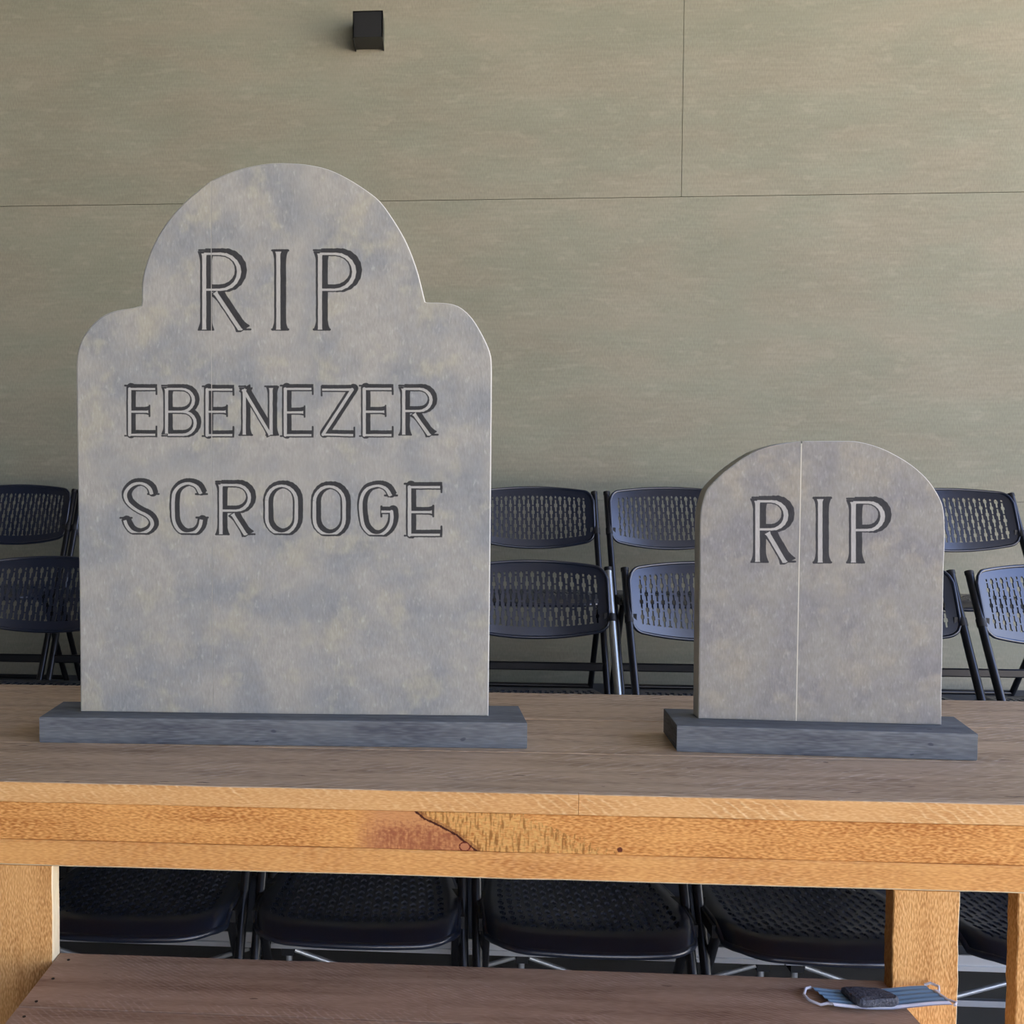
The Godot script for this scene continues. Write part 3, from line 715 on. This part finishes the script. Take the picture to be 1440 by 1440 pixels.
# ------------------------------------------------------------------ folding chairs
func perforated(nu: int, nv: int, pos: Callable, solid: Callable, thick: float) -> Mesh:
	var grid := []; var nrm := []
	for j in nv + 1:
		var row := []
		for i in nu + 1:
			row.append(pos.call(float(i) / nu * 2.0 - 1.0, float(j) / nv))
		grid.append(row)
	for j in nv + 1:
		var row := []
		for i in nu + 1:
			var du: Vector3 = grid[j][mini(i + 1, nu)] - grid[j][maxi(i - 1, 0)]
			var dv: Vector3 = grid[mini(j + 1, nv)][i] - grid[maxi(j - 1, 0)][i]
			row.append(du.cross(dv).normalized())
		nrm.append(row)
	var full := []
	for j in nv:
		var row := PackedByteArray()
		for i in nu:
			row.append(1 if solid.call(i, j) else 0)
		full.append(row)
	var st := start()
	var z := [Vector2.ZERO, Vector2.ZERO, Vector2.ZERO, Vector2.ZERO]
	for j in nv:
		for i in nu:
			if not full[j][i]:
				continue
			var c := [[i, j], [i + 1, j], [i + 1, j + 1], [i, j + 1]]
			var f := []; var b := []; var n := []; var m := []
			for q in c:
				var p: Vector3 = grid[q[1]][q[0]]; var w: Vector3 = nrm[q[1]][q[0]]
				f.append(p); b.append(p - w * thick); n.append(w); m.append(-w)
			quad_n(st, f, n, z)
			quad_n(st, b, m, z)
			for e in [[0, 1, 0, -1], [1, 2, 1, 0], [2, 3, 0, 1], [3, 0, -1, 0]]:
				var ni: int = i + e[2]; var nj: int = j + e[3]
				if ni < 0 or nj < 0 or ni >= nu or nj >= nv or not full[nj][ni]:
					quad(st, f[e[0]], f[e[1]], b[e[1]], b[e[0]], (f[e[0]] + f[e[1]] - f[(e[0] + 2) % 4] - f[(e[1] + 2) % 4]))
	return st.commit()

# staggered dog-bone slots: columns of 6 cells, each slot 9 cells long with a wide waist
func slot_solid(i: int, j: int, nu: int, nv: int, border_u: int, border_v: int, period: int) -> bool:
	var x := i - border_u; var y := j - border_v
	if x < 0 or y < 0 or i >= nu - border_u or j >= nv - border_v:
		return true
	var col := x / 6; var cx := x % 6
	var r := posmod(y + (period / 2 if col % 2 else 0), period)
	if r == period - 1:
		return true
	var mid := absi(r - (period - 2) / 2) <= 1
	return not (cx >= 1 and cx <= 4 if mid else cx >= 2 and cx <= 3)

func back_pos(u: float, v: float) -> Vector3:
	var a := absf(u)
	var k := clampf((a - 0.86) / 0.14, 0.0, 1.0)
	var corner := 1.0 - sqrt(1.0 - k * k * 0.96)
	var top := 0.79 - 0.016 * u * u - 0.038 * corner
	var bot := 0.578 + 0.030 * u * u + 0.030 * corner
	var y := lerpf(bot, top, v)
	var h := (y - 0.578) / 0.212
	return Vector3(u * 0.209, y, -0.135 - 0.072 * h - 0.012 * h * h + 0.040 * u * u - 0.006)

func seat_pos(u: float, v: float) -> Vector3:      # v runs from the front lip to the rear
	var f := 1.0 - v
	var a := absf(u)
	var hw := 0.190 + 0.016 * sin(f * 2.4)
	var k := clampf((a - 0.62) / 0.38, 0.0, 1.0)
	var z_front := 0.204 - 0.022 * u * u - 0.075 * (1.0 - sqrt(1.0 - k * k * 0.985))
	var z := lerpf(-0.185, z_front, f)
	var lip := clampf((f - 0.78) / 0.22, 0.0, 1.0)
	var side := clampf((a - 0.88) / 0.12, 0.0, 1.0)
	var y := 0.423 + 0.028 * f - 0.010 * (1.0 - u * u) * sin(PI * clampf(f * 1.1, 0.0, 1.0)) - 0.026 * lip * lip - 0.010 * side * side
	return Vector3(u * hw, y, z)

func make_chair(label: String) -> Node3D:
	var t := thing("folding_chair", label, "chair", Vector3.ZERO, 0.0, "black folding chairs in three tiered rows")
	var nu := 156; var nv := 52
	var back := perforated(nu, nv, back_pos, func(i: int, j: int) -> bool: return slot_solid(i, j, nu, nv, 9, 7, 12), 0.004)
	var bk := obj("backrest", back, M.plastic, t)
	var rim := []
	for k in 61: rim.append(back_pos(-1.0 + k / 30.0, 0.0))
	for k in range(1, 9): rim.append(back_pos(1.0, k / 8.0))
	for k in range(1, 61): rim.append(back_pos(1.0 - k / 30.0, 1.0))
	for k in range(1, 9): rim.append(back_pos(-1.0, 1.0 - k / 8.0))
	obj("backrest_rim", tube_mesh(rim, 0.0048, 8), M.plastic, bk)
	var su := 132; var sv := 70
	var seat := perforated(su, sv, seat_pos, func(i: int, j: int) -> bool: return slot_solid(i, j, su, sv, 9, 10 if j < 35 else 6, 6), 0.004)
	var sn := obj("seat", seat, M.plastic, t)
	rim = []
	for k in 41: rim.append(seat_pos(-1.0 + k / 20.0, 0.0) + Vector3(0, -0.006, -0.002))
	for k in range(1, 21): rim.append(seat_pos(1.0, k / 20.0) + Vector3(0, -0.006, 0))
	for k in range(1, 41): rim.append(seat_pos(1.0 - k / 20.0, 1.0) + Vector3(0, -0.006, 0))
	for k in range(1, 21): rim.append(seat_pos(-1.0, 1.0 - k / 20.0) + Vector3(0, -0.006, 0))
	obj("seat_rim", tube_mesh(rim, 0.0072, 8), M.plastic, sn)
	for s in [-1.0, 1.0]:
		var x: float = 0.2165 * s
		obj("front_leg", tube_mesh([Vector3(x, 0.768, -0.192), Vector3(x, 0.68, -0.148), Vector3(x, 0.58, -0.096), Vector3(x, 0.45, -0.025), Vector3(x, 0.012, 0.212)], 0.0108, 12), M.tube, t)
		obj("rear_leg", tube_mesh([Vector3(x * 0.93, 0.425, 0.075), Vector3(x * 0.93, 0.40, 0.06), Vector3(x * 0.93, 0.012, -0.175)], 0.0100, 12), M.tube, t)
		obj("foot", tube_mesh([Vector3(x, 0.03, 0.2023), Vector3(x, 0.0072, 0.2146)], 0.0135, 12), M.cap, t)
		obj("foot", tube_mesh([Vector3(x * 0.93, 0.03, -0.1641), Vector3(x * 0.93, 0.0068, -0.178)], 0.0125, 12), M.cap, t)
		obj("collar", tube_mesh([Vector3(x, 0.648, -0.1314), Vector3(x, 0.628, -0.121)], 0.0125, 12), M.cap, t)
		obj("post_cap", tube_mesh([Vector3(x, 0.765, -0.1905), Vector3(x, 0.775, -0.1955)], 0.0118, 12), M.cap, t)
		var br := start()
		box(br, Vector3(minf(x, x * 0.85), 0.405, -0.05), Vector3(maxf(x, x * 0.85), 0.430, 0.085))
		obj("seat_bracket", br.commit(), M.cap, t)
		var cl := start()
		box(cl, Vector3(minf(x, x * 0.9), 0.622, -0.134), Vector3(maxf(x, x * 0.9), 0.652, -0.126))
		obj("back_bracket", cl.commit(), M.cap, t)
	obj("stretcher", timber("x", -0.2165, 0.2165, 0.189, 0.217, 0.101, 0.112, 0.004, 1, 0.0, M.tube, M.tube, 0), null, t)
	obj("stretcher", tube_mesh([Vector3(-0.201, 0.09, -0.1278), Vector3(0.201, 0.09, -0.1278)], 0.0085, 10), M.tube, t)
	return t

func build_chairs() -> void:
	var first: Node3D = null
	var rows := [
		[0.0, -2.056, [[-0.62, "black folding chair whose seat shows beside the left table leg, under the table"], [-0.153, "black folding chair under the table, second seat from the left table leg"], [0.309, "black folding chair under the table, third seat from the left table leg"], [0.7695, "black folding chair under the table, its seat cut off by the right-hand table leg"], [1.2325, "black folding chair glimpsed in the narrow gap between the two right-hand table legs"]]],
		[0.2805, -2.696, [[-1.15, "lower of the two black folding chairs at the far left, beside the tall gravestone"], [-0.671, "middle-row folding chair wholly behind the left half of the tall gravestone"], [-0.192, "middle-row folding chair wholly behind the right half of the tall gravestone"], [0.287, "lower folding chair right of the tall gravestone, with one silvery steel post"], [0.766, "lower folding chair with a blue sheen, left of the small gravestone"], [1.245, "middle-row folding chair almost hidden by the right edge of the small gravestone"], [1.724, "pale blue shining folding chair at the far right edge, lower row"]]],
		[0.4885, -3.389, [[-1.55, "upper of the two black folding chairs at the far left, top row"], [-1.088, "top-row folding chair wholly behind the left side of the tall gravestone"], [-0.609, "top-row folding chair wholly behind the middle of the tall gravestone"], [-0.13, "top-row folding chair wholly behind the right side of the tall gravestone"], [0.349, "upper black folding chair just right of the tall gravestone, top row"], [0.828, "upper black folding chair just left of the small gravestone, top row"], [1.307, "top-row folding chair wholly behind the small gravestone"], [1.786, "upper black folding chair just right of the small gravestone, top row"]]]]
	rng.seed = 5
	for r in rows:
		for c in r[2]:
			var o: Node3D
			if first == null:
				first = make_chair(c[1])
				o = first
			else:
				o = first.duplicate()
				o.name = numbered("folding_chair")
				add_child(o)
				o.set_meta("label", c[1])
			o.position = Vector3(c[0], r[0], r[1] + rng.randf_range(-0.006, 0.006))
			o.rotation.y = rng.randf_range(-0.001, 0.001) if r[0] == 0.0 else rng.randf_range(-0.02, 0.02)
			if "silvery" in c[1]:
				for n in o.get_children():
					if str(n.name).begins_with("front_leg") and n.mesh.get_aabb().position.x > 0.0:
						n.material_override = M.steel
						n.set_meta("label", "silvery bare steel post")

# ------------------------------------------------------------------ tiered platforms
func build_platforms() -> void:
	var names := {0: ["lower black platform deck at the far left, behind the left table leg", "lower black platform deck seen under the table, left of the middle", "lower black platform deck seen under the table, right of the middle", "lower black platform deck at the right, behind the right-hand table legs"], 1: ["upper black platform deck at the far left against the wall", "upper black platform deck behind the tall gravestone", "upper black platform deck between the gravestones against the wall", "upper black platform deck at the far right against the wall"]}
	for tier in 2:
		var y: float = [0.2805, 0.4885][tier]
		var z1: float = [-2.192, -2.962][tier]
		var z0: float = [-2.958, -3.995][tier]
		for k in 4:
			var x0 := -1.51 - 1.143 * 0.0 + 1.143 * (k - (1 if tier == 1 else 0)) + (0.4 if tier == 1 else 0.0)
			var x1 := x0 + 1.139
			var t := thing("stage_platform", names[tier][k], "platform", Vector3(x0 + 0.57, 0, (z0 + z1) / 2), 0.0, "stage platform units under the chairs")
			var o := -t.position
			var parts := []
			parts.append(obj("deck_board", box_mesh(Vector3(x0 + 0.004, y - 0.02, z0 + 0.004), Vector3(x1 - 0.004, y, z1 - 0.004)), M.deck, t))
			var st := start()
			box(st, Vector3(x0, y - 0.0185, z1 - 0.004), Vector3(x1, y - 0.0005, z1))
			box(st, Vector3(x0, y - 0.0235, z1 - 0.006), Vector3(x1, y - 0.0185, z1 - 0.003))
			box(st, Vector3(x0, y - 0.034, z1 - 0.006), Vector3(x1, y - 0.0235, z1 + 0.003))
			parts.append(obj("edge_rail", st.commit(), M.aluminium, t, "silvery aluminium edge profile with a groove"))
			st = start()
			box(st, Vector3(x0, y - 0.075, z0), Vector3(x1, y - 0.02, z0 + 0.004))
			for x in [x0, x1 - 0.004]:
				box(st, Vector3(x, y - 0.034, z0), Vector3(x + 0.004, y - 0.002, z1 - 0.006))
			parts.append(obj("frame", st.commit(), M.clamp, t))
			var low := y if tier == 0 else y
			for x in [x0 + 0.035, (x0 + x1) / 2, x1 - 0.035]:
				for z in [z1 - 0.045, z0 + 0.08]:
					st = start()
					box(st, Vector3(x - 0.014, y - 0.064, z - 0.02), Vector3(x + 0.014, y - 0.034, z + 0.02))
					parts.append(obj("leg_clamp", st.commit(), M.clamp, t))
					parts.append(obj("leg", tube_mesh([Vector3(x, 0.0, z), Vector3(x, low - 0.05, z)], 0.0075, 10), M.pipe, t))
				for s in [-1.0, 1.0]:
					if (x < x0 + 0.1 and s < 0) or (x > x1 - 0.1 and s > 0):
						continue
					parts.append(obj("brace", tube_mesh([Vector3(x + 0.016 * s, y - 0.052, z1 - 0.03), Vector3(x + 0.30 * s, y - 0.05 - 0.105, z1 - 0.05)], 0.0058, 8), M.pipe, t))
			if tier == 0:
				parts.append(obj("lower_rail", box_mesh(Vector3(x0, 0.134, z1 - 0.075), Vector3(x1, 0.148, z1 - 0.062)), M.aluminium, t))
				for x in [x0 + 0.012, x0 + 0.030, x0 + 0.055, x1 - 0.055, x1 - 0.030, x1 - 0.012]:
					parts.append(obj("bolt", tube_mesh([Vector3(x, y - 0.0205, z1 - 0.004), Vector3(x, y - 0.0205, z1 + 0.002)], 0.0035, 8), M.aluminium, t))
			else:
				parts.append(obj("skirt", box_mesh(Vector3(x0, 0.29, z1 - 0.012), Vector3(x1, y - 0.036, z1 - 0.008)), M.clamp, t))
			for q in parts:
				q.position = o

# ------------------------------------------------------------------ small things
func build_small() -> void:
	var s := thing("wall_sconce", "small square black wall light high on the back wall", "wall light", Vector3(-0.27, 3.012, -4.0))
	var st := start()
	box(st, Vector3(-0.058, 0.004, 0.116), Vector3(0.058, 0.104, 0.12))
	box(st, Vector3(-0.058, 0.0, 0.0), Vector3(-0.0535, 0.104, 0.12))
	box(st, Vector3(0.0535, 0.0, 0.0), Vector3(0.058, 0.104, 0.12))
	box(st, Vector3(-0.058, 0.0995, 0.0), Vector3(0.058, 0.104, 0.12))
	obj("housing", st.commit(), M.sconce, s)
	obj("mounting_plate", box_mesh(Vector3(-0.053, 0.01, 0.0), Vector3(0.053, 0.099, 0.006)), M.sconce, s)
	obj("bottom_plate", box_mesh(Vector3(-0.053, 0.006, 0.006), Vector3(0.053, 0.010, 0.1155)), M.sconce, s)
	# face mask lying over the end of the bench
	var m := thing("face_mask", "pale blue pleated face mask with white edges lying on the bench end", "face mask", Vector3(0.66, 0.5465, -1.476), 0.03)
	var blue := start(); var white := start()
	var hgt := func(x: float, z: float) -> float:
		return 0.0025 + 0.0035 * sin(x * 40.0) * 0.5 + 0.004 * clampf(absf(x) / 0.085, 0.0, 1.0) + 0.0022 * absf(sin((z + 0.027) * 300.0)) + 0.004 * smoothstep(0.02, 0.09, x)
	var shear := func(x: float, z: float) -> Vector3: return Vector3(x + z * 0.25, hgt.call(x, z), z - x * 0.03)
	for i in 34:
		for j in 24:
			var xa := -0.085 + 0.005 * i; var xb := xa + 0.005
			var za := -0.027 + 0.00225 * j; var zb := za + 0.00225
			var tool: SurfaceTool = white if j < 2 or j > 20 else blue
			var p := [shear.call(xa, za), shear.call(xb, za), shear.call(xb, zb), shear.call(xa, zb)]
			quad(tool, p[0], p[1], p[2], p[3], Vector3.UP)
			var d := Vector3(0, 0.0008, 0)
			quad(tool, p[0] - d, p[1] - d, p[2] - d, p[3] - d, Vector3.DOWN)
	obj("pleated_body", blue.commit(), M.mask_blue, m)
	obj("edge_binding", white.commit(), M.mask_white, m, "white edge binding")
	obj("ear_loop", tube_mesh([Vector3(-0.091, 0.006, -0.026), Vector3(-0.1, 0.006, -0.022), Vector3(-0.108, 0.004, -0.008), Vector3(-0.106, 0.003, 0.006), Vector3(-0.094, 0.003, 0.018), Vector3(-0.084, 0.005, 0.017), Vector3(-0.079, 0.007, 0.022)], 0.0021, 8), M.mask_white, m, "white elastic ear loop")
	obj("ear_loop", tube_mesh([Vector3(0.078, 0.012, -0.028), Vector3(0.086, 0.016, -0.026), Vector3(0.094, 0.015, -0.018), Vector3(0.09, 0.012, -0.01), Vector3(0.084, 0.012, -0.012), Vector3(0.091, 0.011, 0.012), Vector3(0.099, 0.011, 0.02), Vector3(0.094, 0.010, 0.025)], 0.0021, 8), M.mask_white, m, "white elastic ear loop")
	# flat stone holding the mask down
	st = start()
	var rn := FastNoiseLite.new()
	rn.seed = 9; rn.frequency = 18.0
	var shape := [Vector2(-0.032, -0.019), Vector2(0.012, -0.020), Vector2(0.026, -0.014), Vector2(0.037, 0.002), Vector2(0.030, 0.016), Vector2(0.006, 0.019), Vector2(-0.022, 0.023), Vector2(-0.031, 0.012), Vector2(-0.035, -0.010)]
	var ringp := []
	for k in 5:
		var f: float = [0.90, 1.0, 0.99, 0.9, 0.55][k]
		var yy: float = [0.0, 0.003, 0.0085, 0.0115, 0.0128][k]
		var ring := []
		for i in 36:
			var q := float(i) / 36.0 * shape.size()
			var n: int = shape.size()
			var b := int(q)
			var v: Vector2 = shape[b % n].cubic_interpolate(shape[(b + 1) % n], shape[(b + n - 1) % n], shape[(b + 2) % n], q - b) * f
			ring.append(Vector3(v.x, yy + rn.get_noise_2d(v.x, v.y + k) * 0.0022 * (0.0 if k == 0 else 1.0), v.y))
		ringp.append(ring)
	var mid := Vector3(0, 0.0130, 0)
	for k in 4:
		for i in 36:
			var j := (i + 1) % 36
			quad(st, ringp[k][i], ringp[k][j], ringp[k + 1][j], ringp[k + 1][i], ringp[k][i] + Vector3(0, 0.004 * k, 0), [Vector2(ringp[k][i].x, ringp[k][i].z + ringp[k][i].y), Vector2(ringp[k][j].x, ringp[k][j].z + ringp[k][j].y), Vector2(ringp[k + 1][j].x, ringp[k + 1][j].z + ringp[k + 1][j].y), Vector2(ringp[k + 1][i].x, ringp[k + 1][i].z + ringp[k + 1][i].y)])
	for i in 36:
		var a: Vector3 = ringp[4][i]; var b: Vector3 = ringp[4][(i + 1) % 36]
		tri(st, [mid, a, b], [Vector3.UP, Vector3.UP, Vector3.UP], [Vector2.ZERO, Vector2(a.x, a.z), Vector2(b.x, b.z)])
		tri(st, [Vector3.ZERO, ringp[0][i], ringp[0][(i + 1) % 36]], [Vector3.DOWN, Vector3.DOWN, Vector3.DOWN], [Vector2.ZERO, Vector2.ZERO, Vector2.ZERO])
	var rock := obj("flat_stone", st.commit(), M.slate)
	rock.position = Vector3(0.643, 0.5515, -1.468)
	tag(rock, "dark slate-grey flat stone weighing down the face mask", "stone")
